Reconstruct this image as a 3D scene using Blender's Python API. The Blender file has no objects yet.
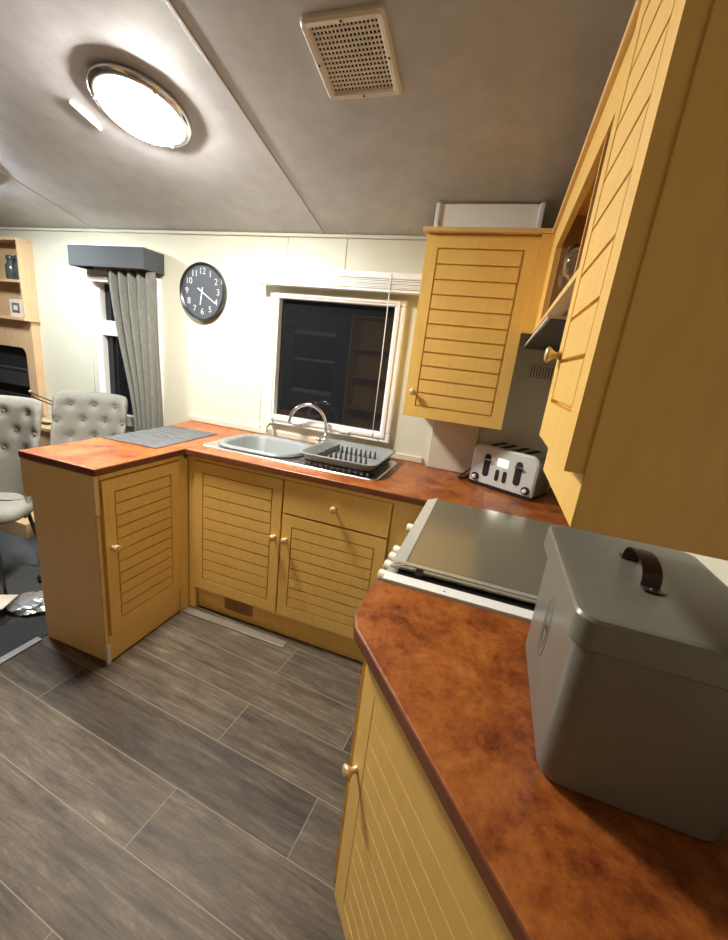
import bpy, bmesh, math, random
from mathutils import Vector, Matrix, noise
random.seed(7)
C = bpy.context.scene.collection
PI = math.pi
WX, WL, WF = 1.84, -3.0, -3.7          # right wall, left wall, front wall
KS, Z0, RIDGE = 0.2274, 2.02, -1.85    # ceiling slope, height at the back wall, ridge line
def ceil_z(y): return Z0 - KS*y if y > RIDGE else Z0 - KS*RIDGE + KS*(y-RIDGE)

# ------------------------------------------------------------------ materials
def mat(name, col, rough=0.5, metal=0.0, **kw):
    m = bpy.data.materials.new(name); m.use_nodes = True
    b = m.node_tree.nodes['Principled BSDF']
    b.inputs['Base Color'].default_value = (*col, 1); b.inputs['Roughness'].default_value = rough
    b.inputs['Metallic'].default_value = metal
    for k, v in kw.items(): b.inputs[k.replace('_', ' ')].default_value = v
    return m
def nodes(m): return m.node_tree.nodes, m.node_tree.links, m.node_tree.nodes['Principled BSDF']
def ramp(N, L, src, stops):
    r = N.new('ShaderNodeValToRGB'); e = r.color_ramp.elements
    while len(e) < len(stops): e.new(0.5)
    for i, (p, c) in enumerate(stops): e[i].position = p; e[i].color = (*c, 1)
    L.new(src, r.inputs[0]); return r
def coord(N, L, scale, rot=(0,0,0)):
    t = N.new('ShaderNodeNewGeometry'); mp = N.new('ShaderNodeMapping')
    mp.inputs['Scale'].default_value = scale; mp.inputs['Rotation'].default_value = rot
    L.new(t.outputs['Position'], mp.inputs[0]); return mp.outputs[0]
def noisetex(N, L, vec, scale, detail=4, rough=0.6, dist=0):
    n = N.new('ShaderNodeTexNoise'); n.inputs['Scale'].default_value = scale; n.inputs['Detail'].default_value = detail
    n.inputs['Roughness'].default_value = rough; n.inputs['Distortion'].default_value = dist
    L.new(vec, n.inputs['Vector']); return n
def bump(N, L, b, h, s, d=0.002):
    bp = N.new('ShaderNodeBump'); bp.inputs['Strength'].default_value = s; bp.inputs['Distance'].default_value = d
    L.new(h, bp.inputs['Height']); L.new(bp.outputs[0], b.inputs['Normal'])
def noisy(name, c1, c2, scale, rough=0.5, vec=(1,1,1), bs=0.0, **kw):
    m = mat(name, c1, rough, **kw); N, L, b = nodes(m)
    n = noisetex(N, L, coord(N, L, vec), scale)
    r = ramp(N, L, n.outputs['Fac'], [(0.3, c1), (0.7, c2)]); L.new(r.outputs[0], b.inputs['Base Color'])
    if bs: bump(N, L, b, n.outputs['Fac'], bs)
    return m
M = {}
M['wood'] = noisy('beech_laminate', (0.79,0.495,0.125), (0.85,0.545,0.15), 7, 0.42, (6,6,1.2))
M['wood_end'] = noisy('lightened_beech_end', (0.80,0.56,0.24), (0.84,0.60,0.28), 7, 0.42, (6,6,1.2))  # flat tan end laminate, colour lightened in place of missing light
M['wood_edge'] = noisy('beech_edge', (0.70,0.46,0.18), (0.78,0.53,0.22), 9, 0.45)
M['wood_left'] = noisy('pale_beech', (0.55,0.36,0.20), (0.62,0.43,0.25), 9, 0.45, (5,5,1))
M['wood_dark'] = noisy('brown_shaded_veneer', (0.36,0.19,0.08), (0.42,0.24,0.11), 8, 0.5, (5,5,1))  # vent's own brown; in recesses shade is painted into the veneer
def worktop_mat():
    m = mat('terracotta_worktop', (0.35,0.1,0.03), 0.36); N, L, b = nodes(m)
    v = coord(N, L, (1,1,1))
    n1 = noisetex(N, L, v, 9, 8, 0.7, 0.6); n2 = noisetex(N, L, v, 45, 5, 0.75)
    mx = N.new('ShaderNodeMix'); mx.inputs[0].default_value = 0.4
    L.new(n1.outputs['Fac'], mx.inputs[2]); L.new(n2.outputs['Fac'], mx.inputs[3])
    r = ramp(N, L, mx.outputs[0], [(0.36, (0.075,0.015,0.004)), (0.44, (0.19,0.042,0.008)), (0.53, (0.31,0.088,0.015)), (0.66, (0.43,0.15,0.035))])
    L.new(r.outputs[0], b.inputs['Base Color']); return m
M['worktop'] = worktop_mat()
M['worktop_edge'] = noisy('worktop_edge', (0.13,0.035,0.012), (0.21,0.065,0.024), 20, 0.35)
def floor_mat():
    m = mat('grey_oak_planks', (0.2,0.16,0.12), 0.55, Specular_IOR_Level=0.3); N, L, b = nodes(m)
    v = coord(N, L, (1,1,1), (0,0,math.radians(4)))
    br = N.new('ShaderNodeTexBrick'); L.new(v, br.inputs['Vector'])
    br.inputs['Scale'].default_value = 1; br.inputs['Brick Width'].default_value = 1.15; br.inputs['Row Height'].default_value = 0.185
    br.inputs['Mortar Size'].default_value = 0.0016; br.inputs['Mortar Smooth'].default_value = 0.3; br.inputs['Bias'].default_value = 0
    br.offset = 0.37; br.offset_frequency = 2
    br.inputs['Color1'].default_value = (0,0,0,1); br.inputs['Color2'].default_value = (1,1,1,1); br.inputs['Mortar'].default_value = (0.5,0.5,0.5,1)
    sep = N.new('ShaderNodeSeparateXYZ'); L.new(v, sep.inputs[0])
    # grain: stretched noise, shifted per plank
    sc = N.new('ShaderNodeVectorMath'); sc.operation = 'MULTIPLY'; sc.inputs[1].default_value = (1.5, 15, 1); L.new(v, sc.inputs[0])
    sh = N.new('ShaderNodeVectorMath'); sh.operation = 'MULTIPLY'; sh.inputs[1].default_value = (37, 13, 5); L.new(br.outputs['Color'], sh.inputs[0])
    ad = N.new('ShaderNodeVectorMath'); ad.operation = 'ADD'; L.new(sc.outputs[0], ad.inputs[0]); L.new(sh.outputs[0], ad.inputs[1])
    g = noisetex(N, L, ad.outputs[0], 2.0, 12, 0.80, 0.35)
    g2 = noisetex(N, L, v, 6, 5, 0.65, 0.5)
    r = ramp(N, L, g.outputs['Fac'], [(0.32, (0.030,0.020,0.012)), (0.44, (0.070,0.050,0.031)), (0.56, (0.118,0.089,0.057)), (0.72, (0.245,0.20,0.138))])
    # plank to plank value
    mr = N.new('ShaderNodeMapRange'); L.new(br.outputs['Color'], mr.inputs[0]); mr.inputs[3].default_value = 0.62; mr.inputs[4].default_value = 1.12
    mr2 = N.new('ShaderNodeMapRange'); L.new(g2.outputs['Fac'], mr2.inputs[0]); mr2.inputs[1].default_value = 0.3; mr2.inputs[2].default_value = 0.7; mr2.inputs[3].default_value = 0.75; mr2.inputs[4].default_value = 1.15
    ml = N.new('ShaderNodeMath'); ml.operation = 'MULTIPLY'; L.new(mr.outputs[0], ml.inputs[0]); L.new(mr2.outputs[0], ml.inputs[1])
    vm = N.new('ShaderNodeVectorMath'); vm.operation = 'SCALE'; L.new(r.outputs[0], vm.inputs[0]); L.new(ml.outputs[0], vm.inputs['Scale'])
    mx = N.new('ShaderNodeMix'); mx.data_type = 'RGBA'; L.new(br.outputs['Fac'], mx.inputs[0]); L.new(vm.outputs[0], mx.inputs[6]); mx.inputs[7].default_value = (0.22,0.18,0.125,1)
    L.new(mx.outputs[2], b.inputs['Base Color']); bump(N, L, b, g.outputs['Fac'], 0.25, 0.002); return m
M['floor'] = floor_mat()
M['carpet'] = noisy('dark_carpet', (0.028,0.030,0.033), (0.075,0.078,0.082), 160, 0.95, bs=1.0)
M['wall'] = noisy('cream_wall', (0.62,0.61,0.485), (0.65,0.64,0.52), 3, 0.55)
M['wall_grey'] = noisy('grey_wall_sheet', (0.56,0.54,0.45), (0.60,0.58,0.49), 4, 0.5)
M['ceiling'] = noisy('vinyl_ceiling', (0.43,0.43,0.44), (0.53,0.525,0.535), 11, 0.42, bs=0.35)
M['bead'] = mat('ceiling_bead', (0.50,0.47,0.44), 0.4)
M['front_wall'] = noisy('bounce_cut_wall', (0.07,0.042,0.024), (0.10,0.06,0.034), 6, 0.5, (6,6,1))  # unseen left wall, made dark to cut bounce light
M['white'] = mat('white_plastic', (0.82,0.82,0.80), 0.35)
M['white_old'] = mat('aged_white_plastic', (0.72,0.66,0.58), 0.4)
M['white_panel'] = mat('white_boxing_panel', (0.88,0.87,0.82), 0.5)
M['cream'] = mat('cream_panel', (0.60,0.54,0.42), 0.5)
M['night'] = mat('night_glass', (0.010,0.011,0.013), 0.015, 0.0, Specular_IOR_Level=0.5)
M['steel'] = mat('brushed_steel', (0.62,0.61,0.58), 0.28, 1.0)
M['chrome'] = mat('chrome', (0.8,0.8,0.8), 0.12, 1.0)
M['brass'] = mat('champagne_metal', (0.68,0.50,0.27), 0.4, 0.45)
M['grey_plastic'] = mat('grey_plastic', (0.19,0.205,0.20), 0.42)
M['grey_dark'] = mat('dark_grey_plastic', (0.03,0.032,0.034), 0.5)
M['black'] = mat('black_plastic', (0.012,0.012,0.013), 0.35)
M['black_matt'] = mat('black_matt', (0.008,0.008,0.009), 0.7)
M['clock_face'] = mat('clock_face', (0.075,0.085,0.10), 0.4)
M['dark_case'] = mat('clock_case', (0.018,0.021,0.026), 0.3)
M['cooker_lid'] = mat('cooker_lid', (0.42,0.405,0.30), 0.2, 0.7)
M['cooker_trim'] = mat('cooker_trim', (0.62,0.60,0.53), 0.3, 0.6)
M['enamel'] = mat('white_enamel', (0.82,0.82,0.78), 0.25)
M['canister'] = noisy('grey_enamel_tin', (0.165,0.160,0.130), (0.185,0.178,0.145), 5, 0.33)
M['leather'] = mat('dark_leather', (0.06,0.035,0.028), 0.45)
M['mark'] = mat('stamped_mark', (0.115,0.11,0.096), 0.5)
M['fabric'] = noisy('grey_chair_fabric', (0.185,0.175,0.145), (0.245,0.232,0.195), 120, 0.9, bs=0.4)
M['button'] = mat('button_fabric', (0.17,0.16,0.14), 0.85)
M['curtain'] = noisy('curtain_fabric', (0.135,0.135,0.115), (0.19,0.19,0.165), 90, 0.9, (1,1,0.4), bs=0.3)
M['pelmet'] = noisy('pelmet_fabric', (0.055,0.06,0.066), (0.075,0.08,0.086), 140, 0.85, bs=0.3)
M['mat_w'] = noisy('woven_grey', (0.022,0.024,0.026), (0.13,0.135,0.135), 7, 0.9, (2,16,1), bs=0.3)
M['glass'] = mat('clear_glass', (0.95,0.95,0.95), 0.02, 0, Transmission_Weight=1.0)
M['foil'] = noisy('silver_foil', (0.55,0.58,0.62), (0.8,0.82,0.85), 14, 0.28, metal=0.7)
M['card'] = mat('cardboard', (0.50,0.27,0.14), 0.8)
M['paper'] = mat('pale_card', (0.62,0.55,0.47), 0.7)
M['slat'] = mat('blind_slat', (0.78,0.78,0.76), 0.4)
def emis(name, col, s):
    m = mat(name, (0.9,0.9,0.9), 0.4); N, L, b = nodes(m)
    b.inputs['Emission Color'].default_value = (*col, 1); b.inputs['Emission Strength'].default_value = s; return m
M['lamp'] = emis('lit_diffuser', (1.0,0.955,0.88), 75)
M['lamp_dim'] = emis('dim_lit_diffuser', (0.90,0.97,1.0), 40)
M['display'] = emis('toaster_display', (1.0,1.0,1.0), 0.9)

# ------------------------------------------------------------------ mesh helpers
class G:
    """collects shapes in one bmesh; T maps local coordinates to world"""
    def __init__(s, T=None): s.bm = bmesh.new(); s.T = T
    def v(s, p): 
        p = Vector(p); return s.bm.verts.new(s.T @ p if s.T is not None else p)
    def face(s, vs):
        try: return s.bm.faces.new(vs)
        except ValueError: return None
    def box(s, x0, x1, y0, y1, z0, z1):
        if x0 > x1: x0, x1 = x1, x0
        if y0 > y1: y0, y1 = y1, y0
        if z0 > z1: z0, z1 = z1, z0
        V = [s.v(p) for p in ((x0,y0,z0),(x1,y0,z0),(x1,y1,z0),(x0,y1,z0),(x0,y0,z1),(x1,y0,z1),(x1,y1,z1),(x0,y1,z1))]
        for f in ((0,3,2,1),(4,5,6,7),(0,1,5,4),(1,2,6,5),(2,3,7,6),(3,0,4,7)): s.face([V[i] for i in f])
        return s
    def prism(s, poly, z0, z1):
        a = [s.v((x,y,z0)) for x,y in poly]; b = [s.v((x,y,z1)) for x,y in poly]; n = len(poly)
        s.face(a[::-1]); s.face(b)
        for i in range(n): s.face([a[i], a[(i+1)%n], b[(i+1)%n], b[i]])
        return s
    def loft(s, rings, cap0=True, cap1=True):
        R = [[s.v(p) for p in r] for r in rings]; n = len(R[0])
        for a, b in zip(R, R[1:]):
            for i in range(n): s.face([a[i], a[(i+1)%n], b[(i+1)%n], b[i]])
        if cap0: s.face(R[0][::-1])
        if cap1: s.face(R[-1])
        return s
    def tube(s, pts, r, n=10, close=False):
        pts = [Vector(p) for p in pts]; rings = []; up = Vector((0.13,0.21,1)).normalized()
        for i, p in enumerate(pts):
            d = (pts[min(i+1,len(pts)-1)] - pts[max(i-1,0)]).normalized()
            a = d.cross(up)
            if a.length < 1e-3: a = d.cross(Vector((1,0,0)))
            a.normalize(); b = d.cross(a); rr = r[i] if isinstance(r,(list,tuple)) else r
            rings.append([p + a*math.cos(2*PI*k/n)*rr + b*math.sin(2*PI*k/n)*rr for k in range(n)])
        return s.loft(rings)
    def lathe(s, prof, o=(0,0,0), ax=(0,0,1), n=24):
        o = Vector(o); ax = Vector(ax).normalized(); t = Vector((1,0,0)) if abs(ax.x) < .9 else Vector((0,1,0))
        a = ax.cross(t).normalized(); b = ax.cross(a)
        return s.loft([[o + ax*h + (a*math.cos(2*PI*k/n) + b*math.sin(2*PI*k/n))*r for k in range(n)] for r, h in prof])
    def sphere(s, o, r, n=12, sc=(1,1,1)):
        o = Vector(o)
        return s.loft([[o + Vector((math.cos(2*PI*k/n)*math.sin(PI*j/n)*r*sc[0], math.sin(2*PI*k/n)*math.sin(PI*j/n)*r*sc[1], -math.cos(PI*j/n)*r*sc[2])) for k in range(n)] for j in ([0.15]+list(range(1,n))+[n-.15])])
def rrect(x0, x1, y0, y1, r, z, n=5):
    out = []
    for cx, cy, a0 in ((x1-r,y1-r,0),(x0+r,y1-r,PI/2),(x0+r,y0+r,PI),(x1-r,y0+r,1.5*PI)):
        for k in range(n+1):
            a = a0 + PI/2*k/n; out.append((cx+r*math.cos(a), cy+r*math.sin(a), z))
    return out
def obj(name, g, m, parent=None, smooth=False, bev=0.0, seg=2, root=None):
    bmesh.ops.recalc_face_normals(g.bm, faces=g.bm.faces)
    me = bpy.data.meshes.new(name)
    off = Vector((0,0,0)); p = parent
    while p is not None: off += p.location; p = p.parent
    if parent is None and root is not None: off = Vector(root)
    bmesh.ops.translate(g.bm, verts=g.bm.verts, vec=-off)
    if smooth:
        for f in g.bm.faces: f.smooth = True
    g.bm.to_mesh(me); g.bm.free()
    for mm in (m if isinstance(m, (list,tuple)) else [m]): me.materials.append(mm if not isinstance(mm,str) else M[mm])
    o = bpy.data.objects.new(name, me); C.objects.link(o)
    if parent is None: o.location = off
    else: o.parent = parent
    if bev:
        b = o.modifiers.new('bevel','BEVEL'); b.width = bev; b.segments = seg; b.limit_method = 'ANGLE'; b.angle_limit = math.radians(40)
    if smooth and not bev:
        pass
    return o
def edgesplit(o, a=40):
    e = o.modifiers.new('split','EDGE_SPLIT'); e.split_angle = math.radians(a); return o
def thing(name, label, cat, loc, group=None):
    o = bpy.data.objects.new(name, None); C.objects.link(o); o.location = loc; o.empty_display_size = 0.1
    o['label'] = label; o['category'] = cat
    if group: o['group'] = group
    return o
def tag(o, label, cat, group=None):
    o['label'] = label; o['category'] = cat
    if group: o['group'] = group
    return o
def struct(name, g, m, parent=None, **k):
    o = obj(name, g, m, parent, **k); o['kind'] = 'structure'; return o
def frame(O, U, N):
    """local u (width), v (out of the face), z up"""
    U = Vector(U).normalized(); N = Vector(N).normalized(); Z = U.cross(N)
    if abs(Z.z) > 0.5 and Z.z < 0: Z = -Z
    m = Matrix((U, N, Z)).transposed().to_4x4(); m.translation = Vector(O); return m

# ------------------------------------------------------------------ the room shell
def wall_holes(g, a0, a1, z0, z1, holes, b0, b1, axis='x'):
    xs = sorted({a0,a1,*[h[0] for h in holes],*[h[1] for h in holes]}); zs = sorted({z0,z1,*[h[2] for h in holes],*[h[3] for h in holes]})
    for i in range(len(xs)-1):
        for j in range(len(zs)-1):
            cx, cz = (xs[i]+xs[i+1])/2, (zs[j]+zs[j+1])/2
            if any(h[0]<cx<h[1] and h[2]<cz<h[3] for h in holes): continue
            g.box(xs[i], xs[i+1], b0, b1, zs[j], zs[j+1])
H1 = (0.095, 0.845, 1.0, 1.706); H2 = (-1.24, -0.74, 0.80, 1.73)
g = G(); wall_holes(g, WL, WX, 0, Z0, [H1, H2], 0, 0.06); struct('wall_back', g, 'wall')
g = G(); g.prism([(0,0),(0,0)][:0] or [(WF,0),(0.06,0),(0.06,Z0-KS*0.06),(RIDGE,ceil_z(RIDGE)),(WF,ceil_z(WF))], WX, WX+0.06)
for v in g.bm.verts: v.co = Vector((v.co.z, v.co.x, v.co.y))
struct('wall_right', g, 'wall')
g = G(); g.prism([(WF,0),(0.06,0),(0.06,Z0-KS*0.06),(RIDGE,ceil_z(RIDGE)),(WF,ceil_z(WF))], WL-0.06, WL)
for v in g.bm.verts: v.co = Vector((v.co.z, v.co.x, v.co.y))
struct('wall_left', g, M['front_wall'])
H3 = (-1.9, -0.95, 0.85, 1.7)
g = G(); wall_holes(g, WL, WX, 0, ceil_z(WF), [H3], WF-0.06, WF); struct('wall_front', g, noisy('bounce_tint_wall', (0.24,0.14,0.07), (0.30,0.18,0.09), 6, 0.5, (6,6,1)))  # unseen wall, tan chosen to set the warm bounce on facing panels
g = G(); g.prism([(0.06,Z0-KS*0.06),(RIDGE,ceil_z(RIDGE)),(WF-.06,ceil_z(WF-.06)),(WF-.06,ceil_z(WF-.06)+.06),(RIDGE,ceil_z(RIDGE)+.06),(0.06,Z0-KS*0.06+.06)], WL-.06, WX+.06)
for v in g.bm.verts: v.co = Vector((v.co.z, v.co.x, v.co.y))
struct('ceiling', g, 'ceiling')
SEAM = -0.405
g = G(); g.box(SEAM, WX, WF, 0, -0.05, 0); struct('floor', g, 'floor')
g = G(); g.box(WL, SEAM, WF, 0, -0.05, 0.004); o = obj('carpet', g, 'carpet'); o['kind'] = 'structure'; o.name = 'floor_carpet'
g = G(); g.box(SEAM-0.018, SEAM+0.018, WF, -1.075, 0.0, 0.008); struct('trim_1', g, 'steel', bev=0.003)
g = G(); g.box(0.0, 0.62, -0.635, -0.592, 0.0, 0.007); struct('trim_2', g, noisy('threshold_wood',(0.15,0.125,0.092),(0.20,0.17,0.125),12,0.4), bev=0.003)
def on_ceil(x, y, d=0): 
    k = math.sqrt(1+KS*KS); return Vector((x, y - d*KS/k, Z0-KS*y - d/k))
NC = Vector((0,-KS,-1)).normalized(); VC = Vector((0,-1,KS)).normalized()
def ceil_frame(x, y):
    m = Matrix((Vector((1,0,0)), VC, NC)).transposed().to_4x4(); m.translation = on_ceil(x, y); return m
g = G(ceil_frame(0.366, 0)); g.box(-0.007, 0.007, 0.0, 1.88, 0, 0.005); struct('trim_3', g, 'bead', bev=0.002)
g = G(ceil_frame(-1.25, 0)); g.box(-0.007, 0.007, 0.0, 1.88, 0, 0.005); struct('trim_4', g, 'bead', bev=0.002)
for i, x in enumerate((0.15, 0.495)):
    g = G(); g.box(x-0.006, x+0.006, -0.004, 0, 1.83, Z0-0.002); struct('trim_%d' % (5+i), g, 'wall')
g = G(); g.box(-0.5, 1.06, -0.014, 0, 0.902, 0.935); struct('trim_7', g, M['cream'], bev=0.003)
g = G(); g.box(WL, 0.98, -0.012, 0, Z0-0.018, Z0-0.001); struct('trim_8', g, 'wall', bev=0.003)
# greyer sheet on the wall behind the toaster
g = G(); g.box(1.335, WX, -0.004, 0, 0.935, 1.60); struct('trim_9', g, 'wall_grey')

# window over the sink
def window(n, x0, x1, z0, z1, gx0, gx1, gz0, gz1, bars=(), y0=-0.028, y1=0.045):
    g = G(); wall_holes(g, x0, x1, z0, z1, [(gx0,gx1,gz0,gz1)], y0, y1)
    w = struct('window_%d' % n, g, 'white', bev=0.005, root=((x0+x1)/2, 0, z0))
    for b in bars:
        g = G(); g.box(gx0, gx1, y0+0.005, y1-0.005, b[0], b[1]); obj('transom', g, 'white', w, bev=0.004)
    zz = [gz0]+[q for b in bars for q in b]+[gz1]
    for i in range(0, len(zz), 2):
        g = G(); g.box(gx0-0.004, gx1+0.004, 0.012, 0.02, zz[i]-0.002, zz[i+1]+0.002); obj('window_pane', g, 'night', w)
    return w
w1 = window(1, 0.078, 0.864, 0.982, 1.722, 0.135, 0.806, 1.034, 1.69)
for cx in (0.30, 0.60):
    g = G(); g.box(cx-0.035, cx+0.035, -0.038, -0.028, 1.002, 1.014); g.box(cx-0.012, cx+0.030, -0.050, -0.036, 1.004, 1.012); obj('window_catch', g, 'white_old', w1, bev=0.002)
g = G(); wall_holes(g, 0.107, 0.834, 1.006, 1.716, [(0.122,0.820,1.020,1.702)], -0.034, -0.027); obj('window_gasket', g, 'white_old', w1)
w2 = window(2, -1.262, -0.72, 0.78, 1.75, -1.205, -0.775, 0.85, 1.70, [(1.375, 1.47)])
w3 = window(3, -1.95, -0.9, 0.80, 1.75, -1.89, -0.96, 0.86, 1.69, [(1.30,1.34)], WF-0.045, WF+0.028)
for c in w3.children:
    if c.name.startswith('window_pane'): c.location.y += WF-0.032
# ------------------------------------------------------------------ doors and cabinets
def panel_door(name, T, W, H, n, parent, th=0.02, st=0.052, m='wood', rt=None, rb=None, gp=0.0060):
    """framed door with horizontal grooved boards. T: local frame (u, out, z)"""
    rt = rt or st+0.004; rb = rb or st+0.010; dp = 0.010
    g = G(T); g.box(0, W, 0, th-dp, 0, H)
    g.box(0, st-gp/2, th-dp, th, 0, H); g.box(W-st+gp/2, W, th-dp, th, 0, H)
    g.box(st-gp/2, W-st+gp/2, th-dp, th, 0, rb-gp/2); g.box(st-gp/2, W-st+gp/2, th-dp, th, H-rt+gp/2, H)
    h = (H-rt-rb)/n
    for i in range(n):
        g.box(st+gp/2, W-st-gp/2, th-dp, th-0.0004, rb+i*h+gp/2, rb+(i+1)*h-gp/2)
    return obj(name, g, m, parent)
def slab(name, T, W, H, parent, th=0.02, m='wood'):
    g = G(T); g.box(0, W, 0, th, 0, H); return obj(name, g, m, parent, bev=0.0025)
def knob(T, u, z, parent, off=0.02, m='brass', name='door_knob', s=1.0):
    g = G(T); g.lathe([(0.010*s,0.0),(0.0075*s,0.003),(0.006*s,0.010*s),(0.010*s,0.016*s),(0.0155*s,0.022*s),(0.0155*s,0.026*s),(0.012*s,0.029*s),(0.004*s,0.030*s)], (u, off, z), (0,1,0), 20)
    return obj(name, g, m, parent, smooth=True)
def carcass(x0, x1, y0, y1, z0, z1, parent, rail=True, m='wood'):
    t = 0.016; g = G(); g.box(x0, x0+t, y0, y1, z0, z1); g.box(x1-t, x1, y0, y1, z0, z1)
    g.box(x0+t, x1-t, y0, y1, z0, z0+t); g.box(x0+t, x1-t, y1-t, y1, z0+t, z1)
    if rail: g.box(x0+t, x1-t, y0, y0+t, z1-0.03, z1)
    return obj('carcass', g, m, parent)
# sink run
F = -0.56
cA = thing('base_cabinet', 'beech base cabinet with one grooved door under the washing-up bowl', 'cabinet', (0.29, -0.3, 0))
carcass(0.034, 0.536, F, -0.03, 0.12, 0.868, cA)
TA = frame((0.037, F, 0.138), (1,0,0), (0,-1,0)); dA = panel_door('door', TA, 0.494, 0.706, 10, cA)
knob(TA, 0.468, 0.417, dA)
cB = thing('base_cabinet', 'beech base cabinet with a drawer above a grooved door, below dish drainer', 'cabinet', (0.80, -0.3, 0))
carcass(0.542, 1.052, F, -0.03, 0.12, 0.868, cB)
TB = frame((0.541, F, 0.138), (1,0,0), (0,-1,0)); dB = panel_door('door', TB, 0.508, 0.540, 8, cB)
knob(TB, 0.026, 0.417, dB)
TD = frame((0.541, F, 0.686), (1,0,0), (0,-1,0)); dD = slab('drawer', TD, 0.508, 0.160, cB); knob(TD, 0.257, 0.078, dD, name='drawer_knob')
g = G(); g.box(1.056, 1.186, F-0.012, F+0.006, 0.12, 0.849); tag(obj('filler_panel', g, 'wood', bev=0.002), 'narrow plain beech panel between the drawer cabinet and the cooker', 'panel')
g = G(); g.box(0.0, 1.186, -0.585, F-0.001, 0.850, 0.868)
tag(obj('fascia_rail', g, 'wood', bev=0.002), 'thin beech rail running below the front edge of sink worktop', 'rail')
g = G(); g.box(-0.005, 0.033, F-0.012, F+0.01, 0.0, 0.849); tag(obj('corner_post', g, 'wood', bev=0.002), 'upright beech post filling the inner corner beside the peninsula', 'post')
pl = thing('kickboard', 'beech kickboard with a brown vent below the sink cabinets', 'kickboard', (0.6, -0.55, 0))
g = G(); g.box(0.036, 1.186, -0.548, -0.532, 0.0, 0.118); obj('board', g, 'wood', pl)
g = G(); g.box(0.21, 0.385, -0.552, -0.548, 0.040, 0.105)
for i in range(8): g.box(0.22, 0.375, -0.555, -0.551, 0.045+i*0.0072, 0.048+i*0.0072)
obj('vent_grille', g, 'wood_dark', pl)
# peninsula
YB = -1.065
cP = thing('peninsula_cabinet', 'beech peninsula cabinet with grooved side door, plain end panel and overhanging fascia', 'cabinet', (-0.2, -0.6, 0))
g = G(); g.box(-0.393, -0.377, YB+0.03, -0.02, 0.02, 0.868); g.box(-0.377, -0.024, YB+0.03, -0.02, 0.02, 0.036); g.box(-0.377, -0.024, -0.036, -0.02, 0.036, 0.868)
g.box(-0.030, -0.022, YB+0.03, -0.62, 0.01, 0.868)
obj('carcass', g, 'wood', cP)
g = G(); g.box(-0.393, -0.022, YB+0.016, YB+0.03, 0.0, 0.704); obj('end_panel', g, 'wood_end', cP, bev=0.002)
g = G(); g.box(-0.414, -0.008, YB+0.002, YB+0.022, 0.705, 0.868); g.box(-0.414, -0.394, YB+0.022, -0.06, 0.705, 0.868); obj('fascia', g, 'wood_end', cP, bev=0.003)
g = G(); g.box(-0.022, -0.006, YB+0.022, -0.60, 0.850, 0.868); g.box(-0.022, -0.006, -0.632, -0.574, 0.0, 0.850); obj('face_rail', g, 'wood', cP)
g = G(); g.box(-0.022, -0.012, YB+0.022, -0.634, 0.004, 0.132); obj('plinth', g, 'wood', cP)
g = G(); g.box(-0.016, -0.003, YB+0.004, YB+0.020, 0.0, 0.10); obj('corner_cap', g, 'white_old', cP, bev=0.002)
g = G(); g.box(-0.0215, -0.012, YB+0.006, YB+0.020, 0.10, 0.70); obj('corner_strip', g, 'wood_edge', cP)
TP = frame((-0.022, YB+0.030, 0.138), (0,1,0), (1,0,0)); dP = panel_door('door', TP, 0.398, 0.706, 11, cP)
knob(TP, 0.028, 0.412, dP)
# diagonal end cabinet on the right
A = Vector((1.196,-1.459,0)); t = Vector((0.6571,-0.7538,0)); nrm = Vector((-0.7538,-0.6571,0))
cD = thing('base_cabinet', 'angled beech end cabinet with a grooved door beneath the grey bin', 'cabinet', (1.6, -1.6, 0))
a = A - nrm*0.045 + t*0.012; b = a + t*0.80
yb = b.y
poly = [(1.216,-1.275),(1.216,a.y+0.006),(a.x,a.y),(b.x,b.y),(1.83,b.y),(1.83,-1.275)]
g = G(); g.prism(poly, 0.12, 0.868); obj('carcass', g, 'wood', cD)
a2 = a - nrm*0.05; b2 = b - nrm*0.05
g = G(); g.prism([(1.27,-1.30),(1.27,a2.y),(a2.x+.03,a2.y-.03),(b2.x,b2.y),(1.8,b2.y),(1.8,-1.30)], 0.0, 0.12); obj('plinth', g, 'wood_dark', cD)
TDg = frame(Vector((a.x,a.y,0.135)) + t*0.012 + nrm*0.001, t, nrm); dg = panel_door('door', TDg, 0.60, 0.715, 11, cD, st=0.05, gp=0.0022)
knob(TDg, 0.022, 0.44, dg)
g = G(frame(Vector((a.x,a.y,0)), t, nrm)); g.box(0.0, 0.012, -0.012, 0.004, 0.12, 0.866); obj('corner_strip', g, 'wood_edge', cD)
# worktops
def worktop(name, poly, label, z0=0.87, z1=0.90, holes=None, root=None):
    g = G()
    if holes is None: g.prism(poly, z0, z1)
    o = obj(name, g, 'worktop', bev=0.006, seg=3, root=root); tag(o, label, 'worktop'); return o
g = G(); g.prism([(-0.418,YB),(0.0,YB),(0.0,-0.6),(0.0,-0.001),(-0.49,-0.001),(-0.418,-0.5)], 0.87, 0.90)
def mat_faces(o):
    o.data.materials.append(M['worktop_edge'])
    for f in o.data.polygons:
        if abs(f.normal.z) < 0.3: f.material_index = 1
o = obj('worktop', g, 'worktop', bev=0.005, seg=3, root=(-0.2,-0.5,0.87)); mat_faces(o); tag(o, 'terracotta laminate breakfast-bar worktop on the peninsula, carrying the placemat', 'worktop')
g = G(); SH = (0.055, 0.475, -0.445, -0.115)
xs = [0.001, SH[0], SH[1], WX-0.002]; ys = [-0.6, SH[2], SH[3], -0.001]
V = [[[g.v((x,y,z)) for y in ys] for x in xs] for z in (0.87,0.90)]
for i in range(3):
    for j in range(3):
        if i == 1 and j == 1: continue
        g.face([V[1][i][j],V[1][i+1][j],V[1][i+1][j+1],V[1][i][j+1]]); g.face([V[0][i][j],V[0][i][j+1],V[0][i+1][j+1],V[0][i+1][j]])
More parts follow.
